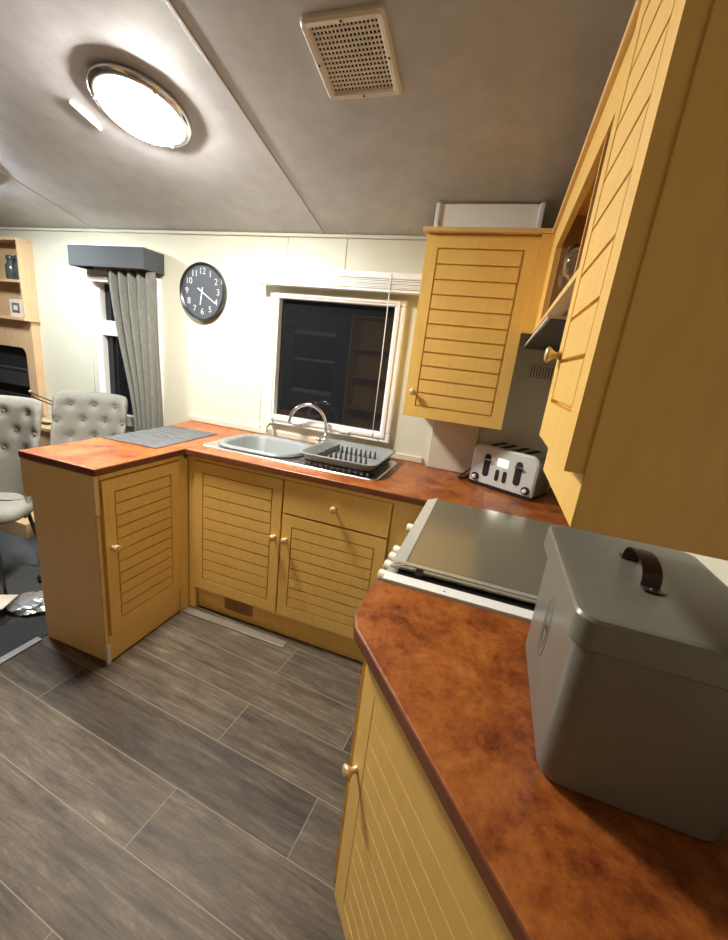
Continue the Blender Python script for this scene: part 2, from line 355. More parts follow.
for i in range(3):
    for j in (0,3): g.face([V[0][i][j],V[0][i+1][j],V[1][i+1][j],V[1][i][j]])
    for j in (0,3): g.face([V[0][j][i],V[0][j][i+1],V[1][j][i+1],V[1][j][i]])
for (p,q) in (((1,1),(2,1)),((2,1),(2,2)),((2,2),(1,2)),((1,2),(1,1))):
    g.face([V[0][p[0]][p[1]],V[0][q[0]][q[1]],V[1][q[0]][q[1]],V[1][p[0]][p[1]]])
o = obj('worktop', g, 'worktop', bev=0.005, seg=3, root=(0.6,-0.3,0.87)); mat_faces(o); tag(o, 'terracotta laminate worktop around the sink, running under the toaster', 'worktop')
e = A + t*1.0
kx = (WX-0.002-A.x)/t.x; ey = A.y + t.y*kx
g = G(); g.prism([(1.185,-1.266),(1.180,-1.300),(1.178,-1.385),(1.182,-1.425),(1.196,-1.459),(WX-0.002,ey),(WX-0.002,-1.266)], 0.87, 0.90)
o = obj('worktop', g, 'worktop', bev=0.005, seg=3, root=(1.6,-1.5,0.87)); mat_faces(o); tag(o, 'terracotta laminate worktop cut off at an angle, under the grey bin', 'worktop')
# ------------------------------------------------------------------ cooker
ck = thing('cooker', 'free-standing cooker with closed tinted lid and five cream knobs', 'cooker', (1.5,-0.94,0))
g = G(); g.box(1.216, 1.80, -1.222, -0.625, 0.06, 0.895); obj('body', g, 'enamel', ck, bev=0.004)
g = G(); g.box(1.190, 1.216, -1.222, -0.625, 0.78, 0.890); obj('control_panel', g, 'cooker_trim', ck, bev=0.003)
g = G(); g.box(1.190, 1.216, -1.215, -0.632, 0.16, 0.765); od = obj('oven_door', g, 'enamel', ck, bev=0.004)
g = G(); g.box(1.187, 1.190, -1.14, -0.71, 0.28, 0.62); obj('oven_glass', g, 'night', od)
g = G(); g.tube([(1.192,-1.15,0.715),(1.165,-1.15,0.72),(1.165,-0.70,0.72),(1.192,-0.70,0.715)], 0.008); obj('oven_handle', g, 'chrome', od, smooth=True)
for fx in (1.26, 1.75):
    for fy in (-1.18, -0.67):
        g = G(); g.lathe([(0.02,0),(0.02,0.06)], (fx,fy,0), n=12); obj('foot', g, 'black', ck)
for ky in (-0.785, -0.985, -1.035, -1.090, -1.150):
    g = G(); g.lathe([(0.019,0),(0.019,0.004),(0.015,0.006),(0.0165,0.026),(0.012,0.030),(0.002,0.0305)], (1.190,ky,0.846), (-1,0,0), 20); obj('control_knob', g, 'cream', ck, smooth=True)
g = G(); g.box(1.196, 1.80, -1.263, -1.225, 0.872, 0.906); obj('side_trim', g, 'enamel', ck, bev=0.002)
for sx in (1.226, 1.40, 1.60): pass
g = G(); g.lathe([(0.0035,0),(0.003,0.001)], (1.345,-1.247,0.906), n=10); obj('screw', g, 'steel', ck)
g = G(); g.box(1.222, 1.795, -1.224, -0.632, 0.8955, 0.905); obj('hob_top', g, 'black', ck)
# lid with sloped front rail
g = G(); prof = [(1.200,0.906),(1.203,0.912),(1.240,0.926),(1.79,0.926),(1.79,0.912)]
rings = [[(x, y, z) for x, z in prof] for y in (-1.205, -0.632)]; g.loft(rings); lid = obj('lid', g, 'cooker_lid', ck, bev=0.003)
g = G(); g.loft([[(x,y,z) for x,z in ((1.197,0.905),(1.200,0.9145),(1.236,0.9285),(1.240,0.9262),(1.203,0.912))] for y in (-1.207,-0.630)]); obj('front_rail', g, 'cooker_trim', lid)
g = G(); g.box(1.20, 1.795, -1.2065, -1.196, 0.9265, 0.929); obj('edge_rail', g, 'cooker_trim', lid)
g = G(); g.box(1.265, 1.285, -1.214, -1.204, 0.905, 0.920); obj('lid_bumper', g, 'black', lid, bev=0.002)
# ------------------------------------------------------------------ wall cupboards
cU = thing('wall_cabinet', 'beech wall cabinet with a grooved door facing the room, right of sink window', 'cabinet', (1.2,-0.15,1.19))
carcass(0.990, 1.418, -0.300, -0.002, 1.195, 1.938, cU)
g = G(); g.box(1.006,1.402,-0.298,-0.02,1.922,1.938); obj('top_panel', g, 'wood', cU)
TU = frame((0.985, -0.300, 1.188), (1,0,0), (0,-1,0)); dU = panel_door('door', TU, 0.437, 0.748, 11, cU, rt=0.052, rb=0.052)
knob(TU, 0.034, 0.110, dU, s=0.9)
g = G(); g.box(1.096, 1.327, -0.055, -0.001, 0.902, 1.186); tag(obj('pipe_boxing', g, 'cream', bev=0.002), 'cream boxed panel between the worktop and the wall cabinet', 'panel')
# cornice: an L-shaped board
g = G(); g.prism([(0.968,-0.002),(0.968,-0.345),(1.456,-0.345),(1.456,-1.66),(1.835,-1.66),(1.835,-0.002)], 1.9395, 1.957)
tag(obj('cornice', g, 'wood_edge', bev=0.003, root=(1.5,-0.5,1.94)), 'beech cornice board running round the tops of the wall cabinets', 'cornice')
bp_ = thing('boxing_panel', 'white upright panel with white end trims above the wall cabinet', 'panel', (1.2,-0.25,1.957))
g = G(); g.box(1.0, 1.40, -0.252, -0.244, 1.9575, 2.068); obj('panel', g, 'white_panel', bp_)
for x in (0.992, 1.398):
    g = G(); g.box(x, x+0.018, -0.262, -0.240, 1.9575, 2.071); obj('end_trim', g, 'white', bp_, bev=0.003)
# open shelf unit over the cooker
XF = 1.467
sU = thing('open_shelf_unit', 'beech open-fronted wall unit above cooker holding wine glasses', 'shelf', (1.65,-0.8,1.585))
g = G(); g.box(1.4225, XF, -0.340, -0.322, 1.585, 1.938); g.box(1.4225, 1.835, -0.322, -0.304, 1.585, 1.938); obj('filler_panel', g, 'wood', sU)
g = G(); g.box(XF, XF+0.016, -0.56, -0.340, 1.585, 1.938); g.box(XF, XF+0.016, -1.328, -0.56, 1.835, 1.938); g.box(XF+0.016, 1.835, -1.328, -0.322, 1.922, 1.938)
obj('front_frame', g, 'wood', sU)
g = G(); g.box(XF-0.004, 1.835, -1.328, -0.342, 1.585, 1.600); obj('bottom_shelf', g, 'wood_edge', sU, bev=0.002)
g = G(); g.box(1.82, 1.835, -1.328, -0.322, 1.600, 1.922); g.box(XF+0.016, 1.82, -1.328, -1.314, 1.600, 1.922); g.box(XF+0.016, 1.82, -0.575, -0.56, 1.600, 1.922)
obj('inner_panels', g, 'wood_dark', sU)  # interior shade put into the darker panel colour
g = G(); g.box(XF+0.002, XF+0.012, -1.212, -1.203, 1.600, 1.835); obj('divider', g, 'wood_edge', sU)
hd = thing('cooker_hood', 'slim white cooker hood tucked under the open shelf unit', 'cooker hood', (1.6,-0.7,1.54))
g = G(); g.box(1.50,1.83,-1.12,-0.36,1.549,1.584); obj('body', g, 'grey_dark', hd)
g = G(); g.box(1.447,1.83,-1.12,-0.15,1.542,1.548); obj('visor', g, 'white_old', hd)
g = G(); g.box(1.453,1.825,-1.115,-0.155,1.540,1.542); obj('filter', g, 'grey_dark', hd)
# narrow wall cabinet near the camera
cT = thing('wall_cabinet', 'narrow beech wall cabinet with wide end panel, above the grey bin', 'cabinet', (1.65,-1.48,1.25))
YN, YFa = -1.630, -1.332
g = G(); g.box(1.480, 1.835, YN, YFa, 1.253, 1.938); obj('carcass', g, 'wood', cT, bev=0.0015)
TT = frame((1.480, YN+0.004, 1.316), (0,1,0), (-1,0,0)); dT = panel_door('door', TT, 0.292, 0.618, 8, cT, st=0.050, rb=0.065)
knob(TT, 0.262, 0.137, dT, s=0.8)
# wine glasses
def wine_glass(x, y, z, label):
    g = G(); g.lathe([(0.030,0),(0.030,0.002),(0.004,0.006),(0.0035,0.07),(0.012,0.08),(0.032,0.105),(0.036,0.13),(0.030,0.17),(0.0288,0.17),(0.0345,0.13),(0.030,0.106),(0.004,0.084)], (x,y,z), n=24)
    tag(obj('wine_glass', g, 'glass', smooth=True, root=(x,y,z)), label, 'glass')
wine_glass(1.525, -0.62, 1.6005, 'clear stemmed wine glass at the far end of open shelf')
wine_glass(1.515, -0.80, 1.6005, 'clear stemmed wine glass nearer the door on open shelf')
# wall vent grille
vg = thing('wall_vent', 'small slotted vent grille on the grey wall below cooker hood', 'vent', (1.56,-0.005,1.41))
g = G(); g.box(1.50,1.625,-0.012,-0.0045,1.410,1.482); obj('plate', g, 'white_old', vg, bev=0.002)
g = G()
for i in range(9): g.box(1.508+i*0.013, 1.514+i*0.013, -0.016, -0.012, 1.418, 1.474)
obj('fins', g, 'grey_plastic', vg)
# ------------------------------------------------------------------ sink, bowl, drainer, tap
sk = thing('sink', 'stainless steel inset sink with drainer board in terracotta worktop', 'sink', (0.46,-0.28,0.9))
g = G(); n_ = 5
outer = rrect(0.0, 0.945, -0.495, -0.075, 0.03, 0.9005); outer2 = rrect(0.004,0.941,-0.491,-0.079,0.028,0.905)
hole = rrect(SH[0]+0.004, SH[1]-0.004, SH[2]+0.004, SH[3]-0.004, 0.06, 0.903)
ro = [g.v(p) for p in outer]; ro2 = [g.v(p) for p in outer2]; rh = [g.v(p) for p in hole]
rb_ = [g.v((p[0]*0.9+0.0265,p[1]*0.9-0.028,0.76)) for p in hole]
n = len(ro)
for i in range(n):
    j = (i+1)%n
    g.face([ro[i],ro[j],ro2[j],ro2[i]]); g.face([ro2[i],ro2[j],rh[j],rh[i]]); g.face([rh[i],rh[j],rb_[j],rb_[i]])
g.face(rb_)
for i in range(9): g.box(0.53+i*0.042, 0.542+i*0.042, -0.45, -0.12, 0.9045, 0.9065)
obj('sink_top', g, 'steel', sk)
g = G(); g.lathe([(0.03,0),(0.028,0.004),(0.01,0.005)], (0.265,-0.28,0.7605)); obj('drain', g, 'chrome', sk)
# washing-up bowl
g = G(); x0,x1,y0,y1 = 0.062,0.468,-0.438,-0.122
def rr(d, z, r): return rrect(x0-d, x1+d, y0-d, y1+d, r, z, 7)
g.loft([rr(-0.035,0.775,0.07), rr(-0.012,0.80,0.09), rr(-0.002,0.900,0.10), rr(0.020,0.914,0.12), rr(0.030,0.9165,0.13), rr(0.034,0.911,0.13), rr(0.034,0.9075,0.13), rr(0.030,0.909,0.13),
        rr(0.030,0.920,0.13), rr(0.016,0.921,0.118), rr(-0.005,0.905,0.10), rr(-0.018,0.80,0.09), rr(-0.045,0.783,0.06)])
tag(obj('washing_up_bowl', g, 'grey_plastic', smooth=True, root=(0.265,-0.28,0.775)), 'oval grey plastic washing-up bowl dropped into the sink', 'bowl')
# dish drainer
dr = thing('dish_drainer', 'grey plastic dish drainer with prongs on the steel draining board', 'dish rack', (0.72,-0.27,0.907))
x0,x1,y0,y1 = 0.565,0.905,-0.462,-0.092
def rr(d, z, r=0.05): return rrect(x0-d, x1+d, y0-d, y1+d, r, z, 6)
g = G(); g.loft([rr(-0.012,0.9215), rr(0.0,0.925), rr(0.018,0.956), rr(0.026,0.960), rr(0.026,0.963), rr(0.012,0.963), rr(-0.006,0.930), rr(-0.010,0.928)]); obj('tray', g, 'grey_plastic', dr, smooth=True)
g = G(); g.loft([rr(-0.006,0.9075), rr(0.004,0.912), rr(0.006,0.9212), rr(-0.02,0.9212)]); obj('slot_shade_tray', g, 'grey_dark', dr)  # added dark band, stands in for shade in the drainer's front slots
g = G()
for i in range(12):
    xx = 0.572+i*0.029
    g.box(xx, xx+0.010, y0-0.012, y0-0.004, 0.9085, 0.924)
obj('foot_ribs', g, 'grey_plastic', dr)
for row, yy in enumerate((-0.36, -0.21)):
    g = G()
    for i in range(9):
        xx = 0.640+i*0.026
        g.loft([[(xx-0.004,yy-0.012,0.928),(xx+0.004,yy-0.012,0.928),(xx+0.004,yy+0.012,0.928),(xx-0.004,yy+0.012,0.928)],[(xx-0.002,yy-0.004,0.966),(xx+0.002,yy-0.004,0.966),(xx+0.002,yy+0.006,0.966),(xx-0.002,yy+0.006,0.966)]])
    obj('prongs', g, 'grey_dark', dr)
g = G(); g.box(0.615, 0.618, -0.44, -0.12, 0.929, 0.955); g.box(0.565,0.615,-0.28,-0.277,0.929,0.955); obj('cutlery_divider', g, 'grey_plastic', dr)
# tap
tp = thing('mixer_tap', 'chrome swan-neck mixer tap behind the washing-up bowl', 'tap', (0.50,-0.055,0.905))
g = G(); g.lathe([(0.026,0.0),(0.026,0.006),(0.018,0.012),(0.017,0.05),(0.013,0.06)], (0.50,-0.055,0.9005)); obj('tap_body', g, 'chrome', tp, smooth=True)
pts = [(0.50,-0.055,0.955),(0.498,-0.058,1.00)] + [(0.395+0.103*math.cos(a), -0.062-0.08*(a/PI)*0.6, 1.03+0.105*math.sin(a)) for a in [PI*k/12 for k in range(13)]] + [(0.290,-0.112,1.012)]
g = G(); g.tube(pts, 0.0095, 12); obj('spout', g, 'chrome', tp, smooth=True)
for s in (-1, 1):
    g = G(); g.tube([(0.50,-0.055,0.935),(0.50+s*0.03,-0.06,0.938)], 0.007); g.lathe([(0.009,0),(0.0165,0.006),(0.0165,0.018),(0.010,0.024),(0.002,0.0245)], (0.50+s*0.03,-0.06,0.938), (s,0,0.15)); obj('tap_handle', g, 'chrome', tp, smooth=True)
# soap bottle by the window corner
sb = thing('soap_dispenser', 'small clear pump bottle standing at the left end of sink', 'bottle', (0.13,-0.045,0.9))
g = G(); g.lathe([(0.022,0),(0.024,0.01),(0.023,0.06),(0.009,0.074),(0.009,0.085)], (0.13,-0.045,0.9008)); obj('bottle', g, 'glass', sb, smooth=True)
g = G(); g.lathe([(0.011,0),(0.011,0.014),(0.004,0.016),(0.004,0.034)], (0.13,-0.045,0.985)); g.box(0.108,0.138,-0.050,-0.040,1.018,1.026); obj('pump', g, 'white', sb)
# ------------------------------------------------------------------ blind over sink window
def blind(x0, x1, z0, z1, y, label, cords, n):
    b = thing('venetian_blind', label, 'blind', ((x0+x1)/2, y, z1))
    g = G(); g.box(x0, x1, y-0.03, y+0.02, z1-0.03, z1); obj('head_rail', g, 'white', b, bev=0.003)
    g = G()
    h = (z1-0.034-z0-0.012)/n
    for i in range(n):
        z = z0+0.014+i*h; d = 0.0025*(i%2); g.box(x0+0.01, x1-0.01, y-0.031-d, y+0.016, z, z+h*0.72)
    obj('slats', g, 'slat', b)
    g = G(); g.box(x0+0.01, x1-0.01, y-0.028, y+0.016, z0, z0+0.012); obj('bottom_rail', g, 'white', b, bev=0.002)
    for cx, z in cords:
        g = G(); g.tube([(cx,y-0.034,z1-0.01),(cx+0.003,y-0.036,(z+z1)/2),(cx,y-0.034,z)], 0.0022, 6); g.lathe([(0.003,0),(0.0065,-0.01),(0.0075,-0.03),(0.002,-0.034)], (cx,y-0.034,z), n=10); obj('pull_cord', g, 'white', b, smooth=True)
    return b
blind(0.012, 0.972, 1.745, 1.835, -0.06, 'raised white venetian blind above the sink window', [(0.085,0.985),(0.785,1.05)], 6)
blind(-1.245, -1.06, 1.70, 1.768, -0.045, 'raised white venetian blind under the dark pelmet', [(-1.235,0.88)], 6)
# curtain and pelmet
pm = thing('pelmet', 'charcoal fabric box pelmet above the left-hand window', 'pelmet', (-1.0,-0.08,1.77))
g = G(); g.prism([(-1.29,-0.155),(-0.69,-0.155),(-0.69,-0.001),(-0.705,-0.001),(-0.705,-0.140),(-1.275,-0.140),(-1.275,-0.001),(-1.29,-0.001)], 1.772, 1.888); obj('fabric_face', g, 'pelmet', pm, bev=0.002)
g = G(); g.box(-1.29,-0.69,-0.155,-0.001,1.8885,1.896); obj('top_board', g, 'white_old', pm)
g = G(); NX, NZ = 90, 26; front = []
for j in range(NZ+1):
    v = j/NZ; z = 1.770 - v*1.435
    k = min(1, v*1.45/0.98); k = k*k*(3-2*k) if k < 1 else 1
    xl = -1.045 + 0.185*k + (0.06*(v-0.68)/0.32 if v > 0.68 else 0)*-1; xr_ = -0.665 + 0.010*k
    row = []
    for i in range(NX+1):
        u = i/NX; amp = 0.022 + 0.012*k
        y = -0.095 + amp*math.sin(u*2*PI*5.5 + 0.6*math.sin(v*3)) + 0.006*math.sin(u*31+v*4)
        row.append((xl+(xr_-xl)*u, y, z))
    front.append(row)
Vf = [[g.v(p) for p in r] for r in front]
for j in range(NZ):
    for i in range(NX): g.face([Vf[j][i],Vf[j][i+1],Vf[j+1][i+1],Vf[j+1][i]])
cu = obj('curtain', g, 'curtain', smooth=True, root=(-0.9,-0.09,0.34)); sm = cu.modifiers.new('s','SOLIDIFY'); sm.thickness = 0.004
tag(cu, 'light grey pleated curtain hanging right of the left-hand window', 'curtain')
# clock
ckx, ckz, cr = -0.389, 1.692, 0.160
cl = thing('wall_clock', 'round charcoal wall clock with pale numerals, left of sink window', 'clock', (ckx,0,ckz))
g = G(); g.lathe([(cr*0.93,0),(cr,0.006),(cr,0.030),(cr*0.975,0.037),(cr*0.94,0.036),(cr*0.925,0.020)], (ckx,-0.0005,ckz), (0,-1,0), 56); obj('case', g, 'dark_case', cl, smooth=True)
g = G(); g.lathe([(cr*0.925,0.0),(cr*0.925,0.002)], (ckx,-0.020,ckz), (0,-1,0), 48); obj('dial', g, 'clock_face', cl)
def text_geo(g, txt, size, T, extr=0.0006):
    cu = bpy.data.curves.new('t','FONT'); cu.body = txt; cu.size = size; cu.align_x = 'CENTER'; cu.align_y = 'CENTER'; cu.extrude = extr
    to = bpy.data.objects.new('t', cu); C.objects.link(to); bpy.context.view_layer.update()
    me = bpy.data.meshes.new_from_object(to.evaluated_get(bpy.context.evaluated_depsgraph_get()))
    n0 = len(g.bm.verts); g.bm.from_mesh(me); g.bm.verts.ensure_lookup_table()
    for v in g.bm.verts[n0:]: v.co = T @ v.co
    bpy.data.objects.remove(to); bpy.data.curves.remove(cu); bpy.data.meshes.remove(me)
RX = Matrix.Rotation(PI/2, 4, 'X')
NUM = mat('numeral_silver', (0.55,0.57,0.58), 0.4)
for h in range(1, 13):
    a = PI/2 - h*PI/6; T = Matrix.Translation((ckx+0.112*math.cos(a), -0.0232, ckz+0.112*math.sin(a))) @ RX
    g = G(); text_geo(g, str(h), 0.050, T); obj('numeral', g, NUM, cl)
def hand(L, a, w, d, back):
    dx, dz = math.sin(a), math.cos(a); px_, pz_ = dz, -dx; g = G()
    P = [(-back, w), (L, w*0.7), (L, -w*0.7), (-back, -w)]
    pts = [(ckx+dx*l+px_*s, ckz+dz*l+pz_*s) for l, s in P]
    g.loft([[(x,-d,z) for x,z in pts],[(x,-d-0.0012,z) for x,z in pts]]); return g
obj('hour_hand', hand(0.075, math.radians(190), 0.0042, 0.0255, 0.024), 'white', cl)
obj('minute_hand', hand(0.118, math.radians(122), 0.0036, 0.0285, 0.034), 'white', cl)
# ------------------------------------------------------------------ toaster
tz = 0.9005
tr = thing('toaster', 'brushed steel four-slice toaster with black controls beneath wall cabinets', 'toaster', (1.46,-0.20,tz))
ang = math.radians(-26); Tt = Matrix.Translation((1.462,-0.268,tz)) @ Matrix.Rotation(ang, 4, 'Z')   # local: front at y=0, depth +y
W2, D, H = 0.153, 0.205, 0.196
def prof(y, s=1.0, z0=0.018):   # rounded arch cross-section in x,z
    pts = []
    for cx, cz, a0 in ((W2-0.035,H-0.035,0),(-W2+0.035,H-0.035,PI/2)):
        for k in range(8):
            a = a0+PI/2*k/7; pts.append(((cx+0.035*math.cos(a))*s, y, z0+(cz+0.035*math.sin(a)-z0)*s))
    pts += [(-W2*s,y,z0),(W2*s,y,z0)]
    return pts
g = G(Tt); g.loft([prof(0.012), prof(D-0.012)]); obj('body', g, 'steel', tr, smooth=False, bev=0.002)
for nm, ya, yb_ in (('front_panel', 0.012, 0.0), ('back_panel', D-0.012, D)):
    g = G(Tt); g.loft([prof(ya, 1.012), prof((ya+yb_)/2, 1.0), prof(yb_, 0.965)]); obj(nm, g, mat('satin_steel_'+nm, (0.62,0.64,0.62), 0.42, 0.15), tr, bev=0.002)
g = G(Tt); g.box(-W2+0.002, W2-0.002, 0.004, D-0.004, 0.0, 0.018); obj('base', g, 'black', tr, bev=0.003)
for x in (-0.082,-0.030,0.030,0.082):
    g = G(Tt); g.box(x-0.015, x+0.015, 0.030, D-0.030, H-0.004, H+0.0012); obj('bread_slot', g, 'black_matt', tr)
def pill(g, x, z0, z1, r, y0, y1):
    pts = [(x+r*math.cos(a), z1-r+r*math.sin(a)) for a in [PI*k/8 for k in range(9)]] + [(x+r*math.cos(a), z0+r+r*math.sin(a)) for a in [PI+PI*k/8 for k in range(9)]]
    g.loft([[(a,y0,b) for a,b in pts],[(a,y1,b) for a,b in pts]])
for x in (-0.075, 0.075):
    g = G(Tt); pill(g, x, 0.052, 0.160, 0.0155, 0.0, -0.0015); tk = obj('lever_track', g, 'black_matt', tr)
    g = G(Tt); g.box(x-0.016, x+0.016, -0.018, -0.0015, 0.134, 0.139); obj('lever', g, 'chrome', tk, bev=0.001)
for x in (-0.018, 0.018):
    g = G(Tt); pill(g, x, 0.046, 0.100, 0.009, 0.0, -0.002); obj('button_strip', g, 'black_matt', tr)
g = G(Tt); g.box(-0.024, 0.024, -0.002, 0.0, 0.118, 0.150); obj('display', g, 'display', tr, bev=0.001)
for x in (-0.122, 0.122):
    g = G(Tt); g.lathe([(0.0185,0),(0.0185,0.004),(0.016,0.005)], (x,-0.0002,0.042), (0,-1,0)); dl = obj('dial_ring', g, 'black', tr)
    g = G(Tt); g.lathe([(0.0095,0),(0.009,0.012),(0.006,0.013)], (x,-0.005,0.042), (0,-1,0)); obj('dial', g, 'white', dl, smooth=True)
g = G(); cb = Tt @ Vector((-0.14,0.16,0.02)); g.tube([cb, cb+Vector((-0.03,0.0,-0.008)), (1.322,-0.10,0.905), (1.300,-0.15,0.9045),(1.283,-0.18,0.9045),(1.272,-0.16,0.9055),(1.283,-0.11,0.906),(1.333,-0.075,0.95),(1.342,-0.04,1.05)], 0.0035, 8); obj('power_cable', g, 'black', tr, smooth=True)
# ------------------------------------------------------------------ placemat
g = G(Matrix.Translation((-0.255,-0.465,0.9006)) @ Matrix.Rotation(math.radians(3),4,'Z')); g.box(-0.16,0.16,-0.235,0.235,0,0.003)
tag(obj('placemat', g, 'mat_w', root=(-0.255,-0.465,0.9006)), 'grey woven rectangular placemat lying on the peninsula worktop', 'placemat')
# ------------------------------------------------------------------ grey bin with lid
bn = thing('storage_bin', 'large grey metal bread bin with strap-handled lid on near worktop', 'bin', (1.62,-1.49,0.9))
def rb(d, z, r=0.028): return rrect(1.518-d, 1.735+d, -1.640-d, -1.348+d, r, z, 6)
g = G(); g.loft([rb(-0.010,0.9005), rb(-0.003,0.904), rb(0.0,0.915), rb(0.001,1.124)]); obj('bin_body', g, 'canister', bn, smooth=False, bev=0.0)
def rl(d, z): return rrect(1.510-d, 1.741+d, -1.646-d, -1.330+d, 0.024, z, 6)
g = G(); g.loft([rl(0.0,1.116), rl(0.001,1.118), rl(0.0,1.152), rl(-0.0025,1.156), rl(-0.006,1.157), rl(-0.012,1.157)]); ld = obj('bin_lid', g, 'canister', bn)
for oo in (bn.children): 
    for f in oo.data.polygons: f.use_smooth = True
    edgesplit(oo, 22)
g = G(); P = []
for k in range(15):
    a = PI*k/14; P.append((1.618, -1.480 - 0.044*math.cos(a)*1.0, 1.1575+0.030*max(0,math.sin(a))**0.7))
P = [(1.618,-1.540,1.1585)] + P + [(1.618,-1.422,1.1585)]
th = 0.002; w = 0.012
rings = [[(x-w,y,z),(x+w,y,z),(x+w,y,z+th),(x-w,y,z+th)] for x,y,z in P]
g.loft(rings); obj('strap_handle', g, 'leather', ld)
for yy in (-1.534,-1.428):
    g = G(); g.lathe([(0.004,0),(0.003,0.002),(0.001,0.0025)], (1.618,yy,1.1603), n=12); obj('rivet', g, 'grey_dark', ld)
# stamped ornament on the left face: oval outlines with a row of small marks
g = G(); XO = 1.5175
def oval(cy, cz, a, b, th, k=36):
    for i in range(k):
        t0, t1 = 2*PI*i/k, 2*PI*(i+1)/k
        p = [(XO, cy+a*math.cos(t0), cz+b*math.sin(t0)), (XO, cy+a*math.cos(t1), cz+b*math.sin(t1)), (XO, cy+(a-th)*math.cos(t1), cz+(b-th)*math.sin(t1)), (XO, cy+(a-th)*math.cos(t0), cz+(b-th)*math.sin(t0))]
        g.loft([p, [(x-0.0006,y,z) for x,y,z in p]])
oval(-1.49, 1.035, 0.022, 0.052, 0.0010); oval(-1.49, 1.035, 0.012, 0.034, 0.0008)
for k in range(5): g.box(XO-0.0006, XO, -1.502+k*0.005, -1.5+k*0.005, 1.03, 1.041)
obj('stamped_mark', g, 'mark', bn)
# ------------------------------------------------------------------ ceiling lamps, vent, clip
def lamp(x, y, label, dm='lamp'):
    l = thing('ceiling_lamp', label, 'lamp', on_ceil(x, y)); T = ceil_frame(x, y)
    g = G(T); g.lathe([(0.150,0.0),(0.166,0.004),(0.168,0.016),(0.160,0.026),(0.148,0.030),(0.140,0.028),(0.138,0.010)], n=56); obj('rim', g, 'chrome', l, smooth=True)
    g = G(T); g.lathe([(0.139,0.020),(0.139,0.030),(0.128,0.042),(0.100,0.053),(0.060,0.060),(0.01,0.062)], n=48); obj('diffuser', g, dm, l, smooth=True)
    for a in (0.5, 2.6, 4.7):
        g = G(T); g.lathe([(0.006,0.0),(0.006,0.006),(0.002,0.007)], (0.152*math.cos(a),0.152*math.sin(a),0.028), n=8); obj('clip', g, 'chrome', l)
lamp(-0.018, -0.772, 'lit round ceiling lamp with chrome rim over the peninsula')
lamp(-1.38, -0.62, 'lit round ceiling lamp over the chairs at the far left', 'lamp_dim')
g = G(ceil_frame(-0.308,-0.76)); g.tube([(0,-0.062,0.006),(0,0.062,0.006)], 0.008, 10); tag(obj('ceiling_clip', g, 'white_panel', smooth=True, root=on_ceil(-0.308,-0.76)), 'short white plastic strip on ceiling left of the lit lamp', 'strip')
cv = thing('ceiling_vent', 'square white ceiling vent with a grid of small dark holes', 'vent', on_ceil(0.826,-0.857))
T = ceil_frame(0.826,-0.857)
g = G(T); s, q = 0.116, 0.094
def ring(d, z, r): return rrect(-d, d, -d, d, r, z, 5)
g.loft([ring(s,0,0.014), ring(s,0.010,0.014), ring(s-0.006,0.016,0.012), ring(q+0.004,0.015,0.004), ring(q,0.010,0.004), ring(q,0.004,0.004)], True, False); obj('vent_frame', g, 'white_old', cv)
g = G(T); g.box(-q,q,-q,q,0.001,0.003); obj('cavity_shade_sheet', g, mat('vent_shade',(0.03,0.022,0.016),0.8), cv)  # dark sheet stands in for the shade behind the grille holes
g = G(T); nx, ny = 17, 14
for i in range(nx+1):
    x = -q + 2*q*i/nx; g.box(max(x-0.0021,-q), min(x+0.0021,q), -q, q, 0.004, 0.0065)
for i in range(ny+1):
    y = -q + 2*q*i/ny; g.box(-q, q, max(y-0.0024,-q), min(y+0.0024,q), 0.0045, 0.0067)
obj('grille', g, 'white_old', cv)
for x, y in ((0.104,0),(-0.104,0),(0,0.104),(0,-0.104)):
    g = G(T); g.lathe([(0.0035,0.0145),(0.0035,0.0168)], (x,y,0), n=10); obj('screw', g, 'grey_dark', cv)
# ------------------------------------------------------------------ lounge end: fireplace wall unit
fu = thing('fireplace_unit', 'pale beech wall unit with shelves above a black fireplace', 'wall unit', (-2.3,-0.05,0))
XR, XL2 = -1.832, -2.75
g = G(); t_ = 0.018
g.box(XL2,XR,-0.100,-0.001,1.915,1.935); g.box(XR-t_,XR,-0.095,-0.001,1.425,1.915); g.box(XL2,XL2+t_,-0.095,-0.001,1.425,1.915); g.box(XL2+t_,XR-t_,-0.012,-0.001,1.425,1.915)
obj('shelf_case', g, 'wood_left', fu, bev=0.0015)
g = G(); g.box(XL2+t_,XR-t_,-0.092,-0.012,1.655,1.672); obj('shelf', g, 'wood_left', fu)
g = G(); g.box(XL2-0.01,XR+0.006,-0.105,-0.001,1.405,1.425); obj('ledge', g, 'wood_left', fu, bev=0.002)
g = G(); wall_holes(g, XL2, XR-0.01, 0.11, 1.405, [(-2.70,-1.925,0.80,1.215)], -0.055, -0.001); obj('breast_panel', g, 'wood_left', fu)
g = G()
for k in range(6): 
    a0, a1 = PI/2*k/6, PI/2*(k+1)/6; r = 0.05; cx, cz = -1.925-r, 1.215-r
    g.loft([[(cx+r*math.cos(a0),y,cz+r*math.sin(a0)),(-1.925,y,1.215),(cx+r*math.cos(a1),y,cz+r*math.sin(a1))] for y in (-0.055,-0.030)])
obj('corner_fillet', g, 'wood_left', fu)
g = G(); g.box(-2.70,-1.925,-0.012,-0.001,0.80,1.215); g.box(-2.70,-1.925,-0.05,-0.012,0.80,0.86); obj('fire_back', g, 'black_matt', fu)
g = G(); g.box(-2.70,-1.930,-0.052,-0.012,0.93,1.06); g.box(-2.70,-1.930,-0.058,-0.052,1.045,1.06); obj('fire_front', g, 'grey_dark', fu, bev=0.004)
g = G(); g.box(XL2,-1.40,-0.50,-0.001,0.0045,0.11); obj('hearth', g, 'wood_left', fu, bev=0.003)
